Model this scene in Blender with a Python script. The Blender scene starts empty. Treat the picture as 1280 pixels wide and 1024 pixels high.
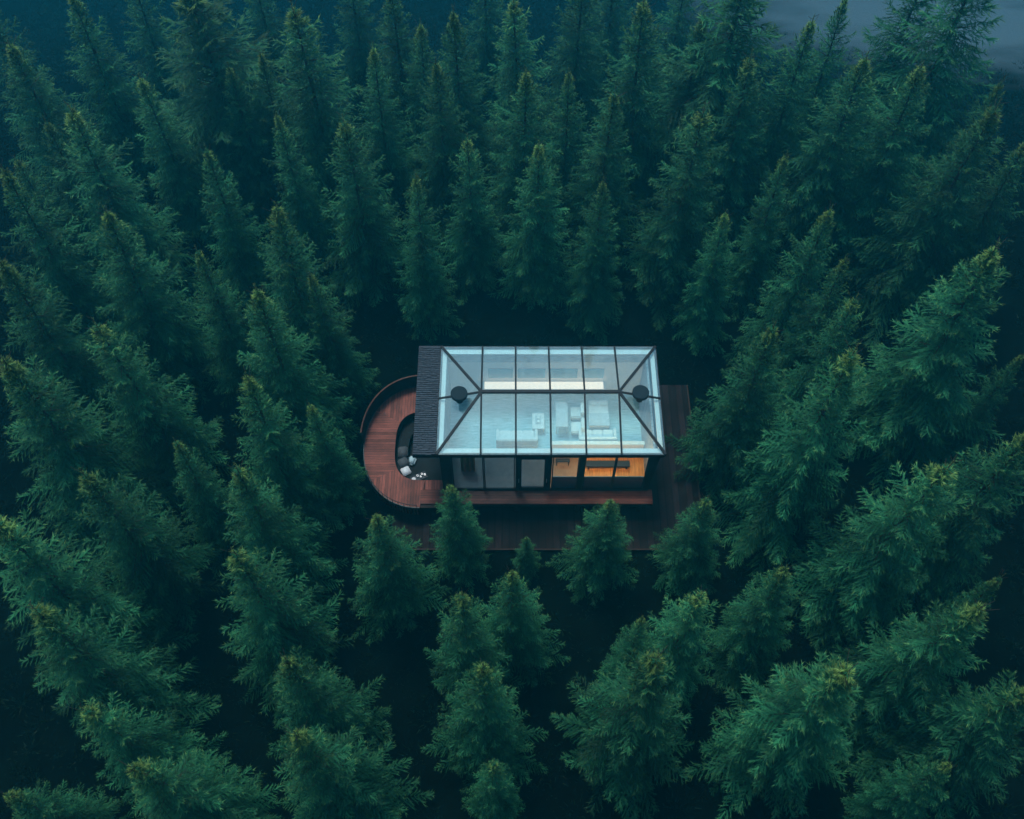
import bpy, bmesh, math, random
import numpy as np
from mathutils import Vector, Matrix

# ---------------------------------------------------------------- camera, sky, sun, exposure
S = bpy.context.scene
COL = S.collection
R = math.radians
PITCH, FPX, CAMZ = R(58), 1232.0, 45.0
CAMY = -(CAMZ - 5) / math.tan(PITCH)
cd = bpy.data.cameras.new("camera")
cd.sensor_fit = 'HORIZONTAL'
cd.sensor_width = 36.0
cd.lens = 36.0 * FPX / 1280.0
cd.clip_start, cd.clip_end = 0.5, 2000
cam = bpy.data.objects.new("camera", cd)
cam.location = (0, CAMY, CAMZ)
cam.rotation_euler = (R(90) - PITCH, 0, 0)
COL.objects.link(cam)
S.camera = cam

SUN_EL, SUN_AZ = R(66), R(-24)          # azimuth from +Y towards +X
W = bpy.data.worlds.new("World")
S.world = W
W.use_nodes = True
nt = W.node_tree
bg = nt.nodes['Background']
sky = nt.nodes.new('ShaderNodeTexSky')
sky.sky_type = 'NISHITA'
sky.sun_disc = False
sky.sun_elevation = SUN_EL
sky.sun_rotation = SUN_AZ
sky.air_density = 1.0
sky.dust_density = 2.0
sky.ozone_density = 1.0
tint = nt.nodes.new('ShaderNodeMix')                     # the blue-green cast of an overcast dusk
tint.data_type = 'RGBA'; tint.blend_type = 'MULTIPLY'; tint.inputs[0].default_value = 1
tint.inputs[7].default_value = (0.66, 0.98, 1.0, 1)
nt.links.new(sky.outputs[0], tint.inputs[6])
nt.links.new(tint.outputs[2], bg.inputs[0])
bg.inputs[1].default_value = 0.08
sl = bpy.data.lights.new("sun", 'SUN')
sl.energy = 1.5
sl.angle = R(16)
sl.color = (1.0, 0.98, 0.92)
sun = bpy.data.objects.new("sun", sl)
sd = Vector((math.sin(SUN_AZ) * math.cos(SUN_EL), math.cos(SUN_AZ) * math.cos(SUN_EL), math.sin(SUN_EL)))
sun.rotation_euler = sd.to_track_quat('Z', 'Y').to_euler()
sun.location = (0, 0, 80)
COL.objects.link(sun)

S.view_settings.view_transform = 'Standard'
S.view_settings.look = 'None'
S.view_settings.exposure = 1.22
S.view_settings.gamma = 1.0
S.render.engine = 'CYCLES'
cy = S.cycles
cy.use_denoising = True
cy.max_bounces = 8
cy.diffuse_bounces = 2
cy.glossy_bounces = 3
cy.transmission_bounces = 4
cy.transparent_max_bounces = 12
cy.volume_bounces = 1
cy.sample_clamp_indirect = 4.0

rnd = random.Random(11)

# ---------------------------------------------------------------- projection helper (lays the plan out on the ground)
def unproject(px, py, z):
    u, v = (px - 640) / FPX, (512 - py) / FPX
    c, s = math.cos(PITCH), math.sin(PITCH)
    d = (u, c + v * s, -s + v * c)
    t = (z - CAMZ) / d[2]
    return d[0] * t, CAMY + d[1] * t

def ground_z(y):
    """level round the cabin, then falling away into a valley behind it"""
    t = max(0.0, min(1.0, (y - 20) / 75.0))
    return -34.0 * t ** 1.2 * (1.6 - .6 * t)
def project(x, y, z):
    c, s_ = math.cos(PITCH), math.sin(PITCH)
    w = (y - CAMY) * c - (z - CAMZ) * s_
    return 640 + FPX * x / w, 512 - FPX * ((y - CAMY) * s_ + (z - CAMZ) * c) / w, w
def plant(px, py, h):
    """where a tree whose tip shows at (px, py) stands on the ground; far trees grow so they keep their size"""
    x0, y0 = unproject(px, py, h + .15)
    w0 = project(x0, y0, h + .15)[2]
    x, y, hh = x0, y0, h
    for _ in range(200):
        zt = ground_z(y) + hh + .15
        x1, y1 = unproject(px, py, zt)
        w1 = project(x1, y1, zt)[2]
        x, y, hh = x + .2 * (x1 - x), y + .2 * (y1 - y), hh + .2 * (h * w1 / w0 - hh)
    return x, y, hh, hh / h

# ---------------------------------------------------------------- materials
def mat(name, col=(0.5, 0.5, 0.5), rough=0.6, spec=0.5, metal=0.0, noise=None, bump=None, stretch=(1, 1, 1)):
    """noise=(scale, amount): value variation of the base colour; bump=(scale, strength)"""
    m = bpy.data.materials.new(name)
    m.use_nodes = True
    n = m.node_tree
    p = n.nodes['Principled BSDF']
    p.inputs['Base Color'].default_value = (*col, 1)
    p.inputs['Roughness'].default_value = rough
    p.inputs['Metallic'].default_value = metal
    p.inputs['Specular IOR Level'].default_value = spec
    if noise or bump:
        tc = n.nodes.new('ShaderNodeTexCoord')
        mp = n.nodes.new('ShaderNodeMapping')
        mp.inputs['Scale'].default_value = stretch
        n.links.new(tc.outputs['Object'], mp.inputs[0])
    if noise:
        t = n.nodes.new('ShaderNodeTexNoise')
        t.inputs['Scale'].default_value = noise[0]
        t.inputs['Detail'].default_value = 6
        t.inputs['Roughness'].default_value = 0.65
        n.links.new(mp.outputs[0], t.inputs['Vector'])
        mr = n.nodes.new('ShaderNodeMapRange')
        mr.inputs[1].default_value, mr.inputs[2].default_value = 0.25, 0.75
        mr.inputs[3].default_value, mr.inputs[4].default_value = 1 - noise[1], 1 + noise[1]
        n.links.new(t.outputs[0], mr.inputs[0])
        mx = n.nodes.new('ShaderNodeMix')
        mx.data_type = 'RGBA'
        mx.blend_type = 'MULTIPLY'
        mx.inputs[0].default_value = 1
        mx.inputs[6].default_value = (*col, 1)
        n.links.new(mr.outputs[0], mx.inputs[7])
        n.links.new(mx.outputs[2], p.inputs['Base Color'])
    if bump:
        t2 = n.nodes.new('ShaderNodeTexNoise')
        t2.inputs['Scale'].default_value = bump[0]
        t2.inputs['Detail'].default_value = 5
        n.links.new(mp.outputs[0], t2.inputs['Vector'])
        b = n.nodes.new('ShaderNodeBump')
        b.inputs['Strength'].default_value = bump[1]
        b.inputs['Distance'].default_value = 0.05
        n.links.new(t2.outputs[0], b.inputs['Height'])
        n.links.new(b.outputs[0], p.inputs['Normal'])
    return m

def plank_mat(name, col, axis, width, var, gap=0.10, rough=0.55, stain=0.0):
    """boards across `axis` ('x','y' or 'fan'): a shade per board, dark joints, grain"""
    m = mat(name, col, rough, 0.12)
    n = m.node_tree
    L = n.links.new
    p = n.nodes['Principled BSDF']
    tc = n.nodes.new('ShaderNodeTexCoord')
    sx = n.nodes.new('ShaderNodeSeparateXYZ')
    L(tc.outputs['Object'], sx.inputs[0])
    src = sx.outputs[0 if axis == 'x' else 1]
    dv = n.nodes.new('ShaderNodeMath'); dv.operation = 'DIVIDE'; dv.inputs[1].default_value = width
    L(src, dv.inputs[0])
    fl = n.nodes.new('ShaderNodeMath'); fl.operation = 'FLOOR'; L(dv.outputs[0], fl.inputs[0])
    fr = n.nodes.new('ShaderNodeMath'); fr.operation = 'FRACT'; L(dv.outputs[0], fr.inputs[0])
    wn = n.nodes.new('ShaderNodeTexWhiteNoise'); wn.noise_dimensions = '1D'; L(fl.outputs[0], wn.inputs['W'])
    mp = n.nodes.new('ShaderNodeMapping')
    mp.inputs['Scale'].default_value = (18, 1.2, 1) if axis == 'x' else (1.2, 18, 1)
    L(tc.outputs['Object'], mp.inputs[0])
    g = n.nodes.new('ShaderNodeTexNoise'); g.inputs['Scale'].default_value = 1.5; g.inputs['Detail'].default_value = 6
    L(mp.outputs[0], g.inputs['Vector'])
    a = n.nodes.new('ShaderNodeMapRange'); a.inputs[3].default_value = 1 - var; a.inputs[4].default_value = 1 + var
    L(wn.outputs['Value'], a.inputs[0])
    b = n.nodes.new('ShaderNodeMapRange'); b.inputs[1].default_value = .25; b.inputs[2].default_value = .75
    b.inputs[3].default_value = .6; b.inputs[4].default_value = 1.4
    L(g.outputs[0], b.inputs[0])
    ml = n.nodes.new('ShaderNodeMath'); ml.operation = 'MULTIPLY'; L(a.outputs[0], ml.inputs[0]); L(b.outputs[0], ml.inputs[1])
    st = n.nodes.new('ShaderNodeMath'); st.operation = 'GREATER_THAN'; st.inputs[1].default_value = gap; L(fr.outputs[0], st.inputs[0])
    s2 = n.nodes.new('ShaderNodeMapRange'); s2.inputs[3].default_value = .18; s2.inputs[4].default_value = 1; L(st.outputs[0], s2.inputs[0])
    m2 = n.nodes.new('ShaderNodeMath'); m2.operation = 'MULTIPLY'; L(ml.outputs[0], m2.inputs[0]); L(s2.outputs[0], m2.inputs[1])
    mx = n.nodes.new('ShaderNodeMix'); mx.data_type = 'RGBA'; mx.blend_type = 'MULTIPLY'
    mx.inputs[0].default_value = 1; mx.inputs[6].default_value = (*col, 1)
    w = n.nodes.new('ShaderNodeTexNoise'); w.inputs['Scale'].default_value = .9; w.inputs['Detail'].default_value = 7
    L(tc.outputs['Object'], w.inputs['Vector'])
    wr = n.nodes.new('ShaderNodeMapRange'); wr.inputs[1].default_value = .35; wr.inputs[2].default_value = .65
    wr.inputs[3].default_value = 1 - stain; wr.inputs[4].default_value = 1 + stain * .4; L(w.outputs[0], wr.inputs[0])
    m3 = n.nodes.new('ShaderNodeMath'); m3.operation = 'MULTIPLY'; L(m2.outputs[0], m3.inputs[0]); L(wr.outputs[0], m3.inputs[1])
    L(m3.outputs[0], mx.inputs[7]); L(mx.outputs[2], p.inputs['Base Color'])
    return m

def glass_mat(name, tint, refl, rough=0.02, sheen_dirt=0.0):
    m = bpy.data.materials.new(name)
    m.use_nodes = True
    n = m.node_tree
    n.nodes.remove(n.nodes['Principled BSDF'])
    out = n.nodes['Material Output']
    tr = n.nodes.new('ShaderNodeBsdfTransparent'); tr.inputs[0].default_value = (*tint, 1)
    gl = n.nodes.new('ShaderNodeBsdfGlossy'); gl.inputs[0].default_value = (1, 1, 1, 1); gl.inputs['Roughness'].default_value = rough
    fz = n.nodes.new('ShaderNodeFresnel'); fz.inputs[0].default_value = 1.5
    ad = n.nodes.new('ShaderNodeMath'); ad.operation = 'ADD'; ad.inputs[1].default_value = refl; ad.use_clamp = True
    n.links.new(fz.outputs[0], ad.inputs[0])
    ge = n.nodes.new('ShaderNodeNewGeometry')
    iv = n.nodes.new('ShaderNodeMath'); iv.operation = 'SUBTRACT'; iv.inputs[0].default_value = 1
    n.links.new(ge.outputs['Backfacing'], iv.inputs[1])
    fr = n.nodes.new('ShaderNodeMath'); fr.operation = 'MULTIPLY'      # reflect on the outer skin of the pane only
    n.links.new(ad.outputs[0], fr.inputs[0]); n.links.new(iv.outputs[0], fr.inputs[1])
    mx = n.nodes.new('ShaderNodeMixShader')
    n.links.new(fr.outputs[0], mx.inputs[0])
    n.links.new(tr.outputs[0], mx.inputs[1]); n.links.new(gl.outputs[0], mx.inputs[2])
    if sheen_dirt:                                             # milky sky reflection painted as a pale diffuse layer, with streaks of dirt
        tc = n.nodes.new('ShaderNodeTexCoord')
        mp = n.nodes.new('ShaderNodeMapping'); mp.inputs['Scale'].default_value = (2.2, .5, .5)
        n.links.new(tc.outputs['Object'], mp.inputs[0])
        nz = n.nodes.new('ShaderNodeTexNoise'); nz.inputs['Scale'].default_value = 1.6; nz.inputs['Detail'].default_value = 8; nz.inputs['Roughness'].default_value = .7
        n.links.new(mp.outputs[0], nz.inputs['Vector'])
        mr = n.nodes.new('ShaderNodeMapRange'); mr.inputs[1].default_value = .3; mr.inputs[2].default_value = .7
        mr.inputs[3].default_value = sheen_dirt * .6; mr.inputs[4].default_value = sheen_dirt * 1.4
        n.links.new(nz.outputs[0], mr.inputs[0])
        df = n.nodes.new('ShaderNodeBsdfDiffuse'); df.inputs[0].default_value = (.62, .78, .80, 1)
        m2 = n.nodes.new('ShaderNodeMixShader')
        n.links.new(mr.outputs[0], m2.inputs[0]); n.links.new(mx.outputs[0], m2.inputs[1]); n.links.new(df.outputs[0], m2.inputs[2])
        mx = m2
    n.links.new(mx.outputs[0], out.inputs[0])
    return m

def emit_mat(name, col, strength):
    m = bpy.data.materials.new(name)
    m.use_nodes = True
    n = m.node_tree
    p = n.nodes['Principled BSDF']
    p.inputs['Base Color'].default_value = (*col, 1)
    p.inputs['Emission Color'].default_value = (*col, 1)
    p.inputs['Emission Strength'].default_value = strength
    return m

def needle_mat():
    m = bpy.data.materials.new("spruce_needles")
    m.use_nodes = True
    n = m.node_tree; L = n.links.new
    p = n.nodes['Principled BSDF']; out = n.nodes['Material Output']
    at = n.nodes.new('ShaderNodeAttribute'); at.attribute_name = 'young'  # young growth, plus light painted onto the upper boughs
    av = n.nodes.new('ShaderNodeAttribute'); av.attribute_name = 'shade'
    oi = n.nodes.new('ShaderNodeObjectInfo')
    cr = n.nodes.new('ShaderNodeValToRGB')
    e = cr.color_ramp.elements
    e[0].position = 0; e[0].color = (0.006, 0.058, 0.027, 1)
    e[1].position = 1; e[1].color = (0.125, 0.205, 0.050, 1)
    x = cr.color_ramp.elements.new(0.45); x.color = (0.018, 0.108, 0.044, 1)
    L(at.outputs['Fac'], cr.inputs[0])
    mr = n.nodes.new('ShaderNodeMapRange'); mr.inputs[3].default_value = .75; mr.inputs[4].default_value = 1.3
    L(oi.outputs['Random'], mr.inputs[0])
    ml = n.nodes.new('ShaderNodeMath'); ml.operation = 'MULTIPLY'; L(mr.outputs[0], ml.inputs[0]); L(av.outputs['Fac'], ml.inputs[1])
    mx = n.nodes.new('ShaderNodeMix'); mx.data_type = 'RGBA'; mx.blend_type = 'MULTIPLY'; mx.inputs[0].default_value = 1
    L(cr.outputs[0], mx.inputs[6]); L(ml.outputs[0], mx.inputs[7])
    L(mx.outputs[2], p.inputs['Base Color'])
    p.inputs['Roughness'].default_value = .6
    p.inputs['Specular IOR Level'].default_value = .12
    t = n.nodes.new('ShaderNodeBsdfTranslucent'); L(mx.outputs[2], t.inputs[0])
    ms = n.nodes.new('ShaderNodeMixShader'); ms.inputs[0].default_value = .22
    L(p.outputs[0], ms.inputs[1]); L(t.outputs[0], ms.inputs[2]); L(ms.outputs[0], out.inputs[0])
    return m

def ground_mat():
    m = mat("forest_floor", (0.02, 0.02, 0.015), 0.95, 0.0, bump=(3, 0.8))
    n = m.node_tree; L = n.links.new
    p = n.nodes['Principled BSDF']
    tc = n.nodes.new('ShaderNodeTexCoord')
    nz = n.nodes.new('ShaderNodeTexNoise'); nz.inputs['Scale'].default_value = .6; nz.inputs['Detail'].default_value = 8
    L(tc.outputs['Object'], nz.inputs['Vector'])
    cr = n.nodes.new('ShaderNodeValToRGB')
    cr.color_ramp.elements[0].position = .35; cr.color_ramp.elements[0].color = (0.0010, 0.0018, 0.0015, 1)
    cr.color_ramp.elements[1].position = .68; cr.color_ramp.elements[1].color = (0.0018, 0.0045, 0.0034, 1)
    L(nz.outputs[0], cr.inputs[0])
    # pale mist beyond the trees, painted into the ground colour as a soft patch
    vs = n.nodes.new('ShaderNodeVectorMath'); vs.operation = 'SUBTRACT'; vs.inputs[1].default_value = (MIST_PATCH[0], MIST_PATCH[1], 0)
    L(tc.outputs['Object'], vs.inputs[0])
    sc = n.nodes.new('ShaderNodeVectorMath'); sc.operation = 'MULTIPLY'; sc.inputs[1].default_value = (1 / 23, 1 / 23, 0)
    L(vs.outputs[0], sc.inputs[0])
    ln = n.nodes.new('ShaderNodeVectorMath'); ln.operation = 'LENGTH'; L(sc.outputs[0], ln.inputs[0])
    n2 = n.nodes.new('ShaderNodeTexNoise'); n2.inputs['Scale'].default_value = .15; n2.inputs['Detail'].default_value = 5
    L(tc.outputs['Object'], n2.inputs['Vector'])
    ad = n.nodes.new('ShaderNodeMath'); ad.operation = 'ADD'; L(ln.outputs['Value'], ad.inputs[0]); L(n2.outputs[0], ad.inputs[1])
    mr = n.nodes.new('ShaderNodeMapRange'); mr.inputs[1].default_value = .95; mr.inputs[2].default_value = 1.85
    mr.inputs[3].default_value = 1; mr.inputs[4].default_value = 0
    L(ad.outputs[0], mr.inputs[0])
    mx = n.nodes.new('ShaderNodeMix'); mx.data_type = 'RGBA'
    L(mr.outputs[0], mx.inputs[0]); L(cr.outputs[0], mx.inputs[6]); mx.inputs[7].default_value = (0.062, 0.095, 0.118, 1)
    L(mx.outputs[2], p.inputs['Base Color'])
    return m

MIST_PATCH = (48, 73)  # centre of the mist tone painted on the ground
M = {
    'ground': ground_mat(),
    'needles': needle_mat(),
    'bark': mat("spruce_bark", (0.034, 0.026, 0.018), .9, .2, noise=(6, .5), bump=(14, .8), stretch=(1, 1, .25)),
    'frame': mat("dark_bronze_frame", (0.014, 0.016, 0.019), .6, .15, noise=(3, .3)),
    'timber_dark': mat("dark_stained_timber", (0.022, 0.015, 0.012), .7, .1, noise=(5, .5), stretch=(.4, 6, 6)),
    'deck_y': plank_mat("red_timber_boards", (0.165, 0.047, 0.034), 'y', .145, .35, stain=.4),
    'deck_x': plank_mat("red_timber_boards_turned", (0.165, 0.047, 0.034), 'x', .145, .35, stain=.4),
    'platform': plank_mat("old_dark_boards", (0.009, 0.0065, 0.0075), 'x', .36, .5, gap=.16, rough=.75, stain=.5),
    'shingle': mat("slate_shingles", (0.040, 0.048, 0.060), .8, .12, noise=(9, .5), bump=(20, .5)),
    'roof_glass': glass_mat("roof_glazing", (0.86, 0.97, 0.98), .10, sheen_dirt=.065),
    'window_glass': glass_mat("window_glazing", (0.80, 0.86, 0.88), .0),
    'spandrel': mat("dark_teal_panel", (0.022, 0.090, 0.12), .25, .5),
    'floor': plank_mat("pale_floor_boards", (0.27, 0.49, 0.56), 'y', .30, .03, gap=.0),
    'white_wall': mat("off_white_plaster", (0.70, 0.70, 0.67), .7, .3, noise=(1.5, .06)),
    'grey_wall': plank_mat("grey_wall_boards", (0.30, 0.34, 0.37), 'y', .2, .15),
    'white': mat("white_fabric", (0.54, 0.68, 0.71), .85, .2, noise=(6, .1)),
    'pale_blue': mat("pale_blue_fabric", (0.36, 0.50, 0.56), .85, .2, noise=(6, .15)),
    'teal_panel': mat("teal_glass_panel", (0.16, 0.32, 0.36), .2, .5, noise=(2, .2)),
    'amber': plank_mat("amber_wood_floor", (0.62, 0.26, 0.07), 'x', .18, .12, gap=.03),
    'tan': mat("tan_carpet", (0.34, 0.20, 0.12), .95, .1, noise=(4, .2)),
    'taupe': mat("taupe_carpet", (0.11, 0.12, 0.135), .95, .1, noise=(4, .2)),
    'brown_curtain': mat("brown_curtain", (0.24, 0.11, 0.06), .9, .1, noise=(3, .3)),
    'black': mat("matt_black", (0.012, 0.013, 0.015), .55, .4),
    'vent': mat("blue_grey_metal", (0.012, 0.022, 0.028), .8, .1, noise=(5, .15)),
    'rail_wood': mat("rail_timber", (0.075, 0.038, 0.028), .7, .1, noise=(6, .4)),
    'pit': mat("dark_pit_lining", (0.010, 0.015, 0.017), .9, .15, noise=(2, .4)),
    'cushion': mat("charcoal_fabric", (0.060, 0.070, 0.080), .9, .2, noise=(14, .4)),
    'towel': mat("white_towelling", (0.55, 0.58, 0.62), .95, .1, noise=(20, .2)),
    'steel': mat("brushed_steel", (0.45, 0.47, 0.5), .3, .5, metal=.9),
    'led': emit_mat("warm_strip_light", (1.0, 0.74, 0.56), 0.5),
    'led_amber': emit_mat("amber_strip_light", (1.0, 0.55, 0.22), 44.0),
}

# ---------------------------------------------------------------- mesh helpers
class MB:
    """collects boxes, prisms and tubes in world metres; build() links them as ONE mesh object"""
    def __init__(self): self.v, self.f, self.s = [], [], []
    def poly(self, vs, fs, smooth=False):
        o = len(self.v)
        self.v += [tuple(p) for p in vs]
        self.f += [tuple(i + o for i in q) for q in fs]
        self.s += [smooth] * len(fs)
        return self
    def box(self, x0, x1, y0, y1, z0, z1):
        return self.poly([(x0, y0, z0), (x1, y0, z0), (x1, y1, z0), (x0, y1, z0), (x0, y0, z1), (x1, y0, z1), (x1, y1, z1), (x0, y1, z1)],
                         [(3, 2, 1, 0), (4, 5, 6, 7), (0, 1, 5, 4), (1, 2, 6, 5), (2, 3, 7, 6), (3, 0, 4, 7)])
    def bar(self, a, b, w, h, up=(0, 0, 1)):
        a, b = Vector(a), Vector(b)
        d = (b - a).normalized()
        s = d.cross(Vector(up))
        if s.length < 1e-4: s = d.cross(Vector((0, 1, 0)))
        s.normalize(); u = s.cross(d)
        vs = []
        for p in (a, b):
            for i, j in ((-1, -1), (1, -1), (1, 1), (-1, 1)):
                vs.append(p + s * (i * w / 2) + u * (j * h / 2))
        return self.poly(vs, [(3, 2, 1, 0), (4, 5, 6, 7), (0, 1, 5, 4), (1, 2, 6, 5), (2, 3, 7, 6), (3, 0, 4, 7)])
    def prism(self, pts, z0, z1):
        n = len(pts)
        vs = [(x, y, z0) for x, y in pts] + [(x, y, z1) for x, y in pts]
        fs = [tuple(range(n))[::-1], tuple(range(n, 2 * n))] + [(i, (i + 1) % n, n + (i + 1) % n, n + i) for i in range(n)]
        return self.poly(vs, fs)
    def lathe(self, cx, cy, prof, n=24):
        vs, fs = [], []
        for r, z in prof:
            for k in range(n):
                a = 2 * math.pi * k / n
                vs.append((cx + r * math.cos(a), cy + r * math.sin(a), z))
        for i in range(len(prof) - 1):
            for k in range(n):
                k2 = (k + 1) % n
                fs.append((i * n + k, i * n + k2, (i + 1) * n + k2, (i + 1) * n + k))
        fs.append(tuple(range(n))[::-1]); fs.append(tuple(range((len(prof) - 1) * n, len(prof) * n)))
        return self.poly(vs, fs)
    def tube(self, pts, r, n=6):
        vs, fs = [], []
        pts = [Vector(p) for p in pts]
        rr = r if isinstance(r, (list, tuple)) else [r] * len(pts)
        for i, p in enumerate(pts):
            d = (pts[min(i + 1, len(pts) - 1)] - pts[max(i - 1, 0)]).normalized()
            s = d.cross(Vector((0.13, 0.99, 0.05))).normalized(); u = s.cross(d)
            for k in range(n):
                a = 2 * math.pi * k / n
                vs.append(p + (s * math.cos(a) + u * math.sin(a)) * rr[i])
        for i in range(len(pts) - 1):
            for k in range(n):
                k2 = (k + 1) % n
                fs.append((i * n + k, (i + 1) * n + k, (i + 1) * n + k2, i * n + k2))
        fs.append(tuple(range(n))); fs.append(tuple(range((len(pts) - 1) * n, len(pts) * n))[::-1])
        return self.poly(vs, fs, True)
    def strip(self, outer, inner, z0, z1):
        """closed solid between two open polylines of equal length (a curved wall or a band of deck)"""
        n = len(outer)
        vs = [(x, y, z0) for x, y in outer] + [(x, y, z0) for x, y in inner] + [(x, y, z1) for x, y in outer] + [(x, y, z1) for x, y in inner]
        fs = []
        for i in range(n - 1):
            a, b, c, d = i, i + 1, n + i + 1, n + i
            fs += [(a, b, c, d), (2 * n + d, 2 * n + c, 2 * n + b, 2 * n + a), (a, 2 * n + a, 2 * n + b, b), (d, c, 2 * n + c, 2 * n + d)]
        fs += [(0, n, 3 * n, 2 * n), (n - 1, 3 * n - 1, 4 * n - 1, 2 * n - 1)]
        return self.poly(vs, fs)
    def build(self, name, m, parent=None, bevel=0):
        org = ORIGIN.get(parent.name, Vector()) if parent else Vector()
        me = bpy.data.meshes.new(name)
        me.from_pydata([tuple(Vector(p) - org) for p in self.v], [], self.f)
        me.polygons.foreach_set('use_smooth', self.s)
        me.materials.append(m)
        bm = bmesh.new(); bm.from_mesh(me)
        bmesh.ops.recalc_face_normals(bm, faces=bm.faces)
        if bevel:
            bmesh.ops.bevel(bm, geom=[e for e in bm.edges if len(e.link_faces) == 2 and e.calc_face_angle(0) > .6], offset=bevel, segments=2, affect='EDGES', clamp_overlap=True)
        bm.to_mesh(me); bm.free()
        o = bpy.data.objects.new(name, me)
        COL.objects.link(o)
        if parent:
            o.parent = parent
            ORIGIN[o.name] = org
        return o

ORIGIN = {}
def thing(name, label, cat, loc=(0, 0, 0), group=None):
    o = bpy.data.objects.new(name, None)
    o.empty_display_size = .3
    COL.objects.link(o)
    o.location = loc
    ORIGIN[o.name] = Vector(loc)
    o['label'] = label; o['category'] = cat
    if group: o['group'] = group
    return o
def tag(o, label, cat, group=None):
    o['label'] = label; o['category'] = cat
    if group: o['group'] = group
    return o

# ---------------------------------------------------------------- ground
g = MB()
N = 60; ext = 160.0
gv, gf = [], []
for j in range(N + 1):
    for i in range(N + 1):
        x, y = -ext + 2 * ext * i / N, -ext + 40 + 2 * ext * j / N
        far = min(1, max(0, (math.hypot(x, y) - 16) / 12))
        gv.append((x, y, ground_z(y) - .02 + far * (.25 * math.sin(x * .31 + 1) * math.cos(y * .27) - .25)))
for j in range(N):
    for i in range(N):
        a = j * (N + 1) + i
        gf.append((a, a + 1, a + N + 2, a + N + 1))
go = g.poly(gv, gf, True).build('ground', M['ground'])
go['kind'] = 'structure'

# ---------------------------------------------------------------- timber platform on the ground round the cabin
pl = thing('timber_platform', 'dark weathered plank platform on the forest floor under the glass cabin', 'platform', (2, -1, 0))
MB().box(-6.0, 9.5, -5.05, 4.6, .06, .16).build('deck_boards', M['platform'], pl)
MB().box(-6.03, 9.53, -5.13, -5.053, 0, .158).box(9.503, 9.58, -5.05, 4.6, 0, .158).build('edge_board', M['timber_dark'], pl)

# ---------------------------------------------------------------- the glass cabin
X0, X1, Y0, Y1 = -3.3, 6.75, -2.40, 3.50       # walls
RX0, RX1, RY0, RY1, EZ, RZ = -3.55, 7.17, -2.52, 3.70, 5.0, 5.62
FL = 1.3
cab = thing('glass_cabin', 'long glass roofed cabin with dark frame standing in the forest clearing', 'cabin', (1.7, .6, 0))
# raised floor, posts and beams
MB().box(X0, X1, Y0 + .02, Y1, FL - .25, FL).build('floor_slab', M['timber_dark'], cab)
MB().box(X0 + .1, X1 - .1, -.25, Y1 - .16, FL + .004, FL + .02).build('floor', M['floor'], cab)
MB().box(X0 + .1, 1.90, Y0 + .12, -.255, FL + .004, FL + .02).build('carpet', M['taupe'], cab)
MB().box(1.903, 3.40, Y0 + .12, -.255, FL + .004, FL + .02).build('tan_floor', M['tan'], cab)
MB().box(3.403, X1 - .1, Y0 + .12, -.255, FL + .004, FL + .02).build('amber_floor', M['amber'], cab)
for x in (-2.9, .2, 3.3, 6.35):
    for y in (-2.95, 3.1):
        MB().box(x - .11, x + .11, y - .11, y + .11, .162, FL - .26).build('stilt', M['timber_dark'], cab)
# porch along the front
MB().box(-4.55, 6.95, -3.18, Y0 - .002, FL - .06, FL + .01).build('porch_boards', M['deck_y'], cab)
MB().box(-4.50, 6.93, -3.16, -3.07, FL - .27, FL - .063).box(-4.5, 6.93, Y0 - .14, Y0 - .05, FL - .27, FL - .063).build('porch_beam', M['timber_dark'], cab)
# back and end walls
bw = MB().box(X0, X1, Y1 - .14, Y1, FL, EZ - .28).build('back_wall', M['white_wall'], cab)
MB().box(X0 + .12, X1 - .12, Y1 - .165, Y1 - .143, 4.15, EZ - .3).build('timber_band', M['grey_wall'], bw)
for a, b in ((-1.2, .05), (.3, 1.7), (1.95, 3.35), (3.6, 4.7)):
    w = MB().box(a, b, Y1 - .175, Y1 - .143, 2.75, 3.55).build('wall_panel', M['teal_panel'], bw)
MB().box(X0, X0 + .1, Y0 + .2, Y1 - .143, FL + .001, EZ - .28).build('end_wall', M['grey_wall'], cab)
MB().box(X1 - .1, X1, Y0 + .2, Y1 - .143, FL + .001, EZ - .28).build('end_wall', M['grey_wall'], cab)
# warm lit ledge under the panels
lg = MB().box(-1.5, 4.8, Y1 - .66, Y1 - .178, 2.32, 2.42).build('wall_ledge', M['white_wall'], cab)
MB().box(-1.42, 4.72, Y1 - .64, Y1 - .20, 2.423, 2.445).build('light_panel', M['led'], lg)
# facade: posts, header, sill, windows, door
def post(x, w=.2, d=.2, name='post', lean=0):
    b = MB()
    xa, xb = x - w / 2, x + w / 2
    y0, y1 = Y0 - .045, Y0 - .045 + d
    z0, z1 = FL + .011, EZ - .28
    b.poly([(xa, y0, z0), (xb, y0, z0), (xb, y1, z0), (xa, y1, z0), (xa, y0, z1), (xb + lean, y0, z1), (xb + lean, y1, z1), (xa, y1, z1)],
           [(3, 2, 1, 0), (4, 5, 6, 7), (0, 1, 5, 4), (1, 2, 6, 5), (2, 3, 7, 6), (3, 0, 4, 7)])
    return b.build(name, M['timber_dark'], cab)
post(-3.15, .5, .3, 'corner_post'); post(6.60, .26, .26, 'corner_post', .22); post(3.32, .24, .24)
MB().box(-4.5, 7.12, Y0 - .09, Y0 + .05, EZ - .277, EZ - .07).build('header_beam', M['timber_dark'], cab)
MB().box(-2.88, 6.46, Y0 - .05, Y0 + .05, FL + .012, FL + .13).build('sill', M['frame'], cab)
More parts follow.
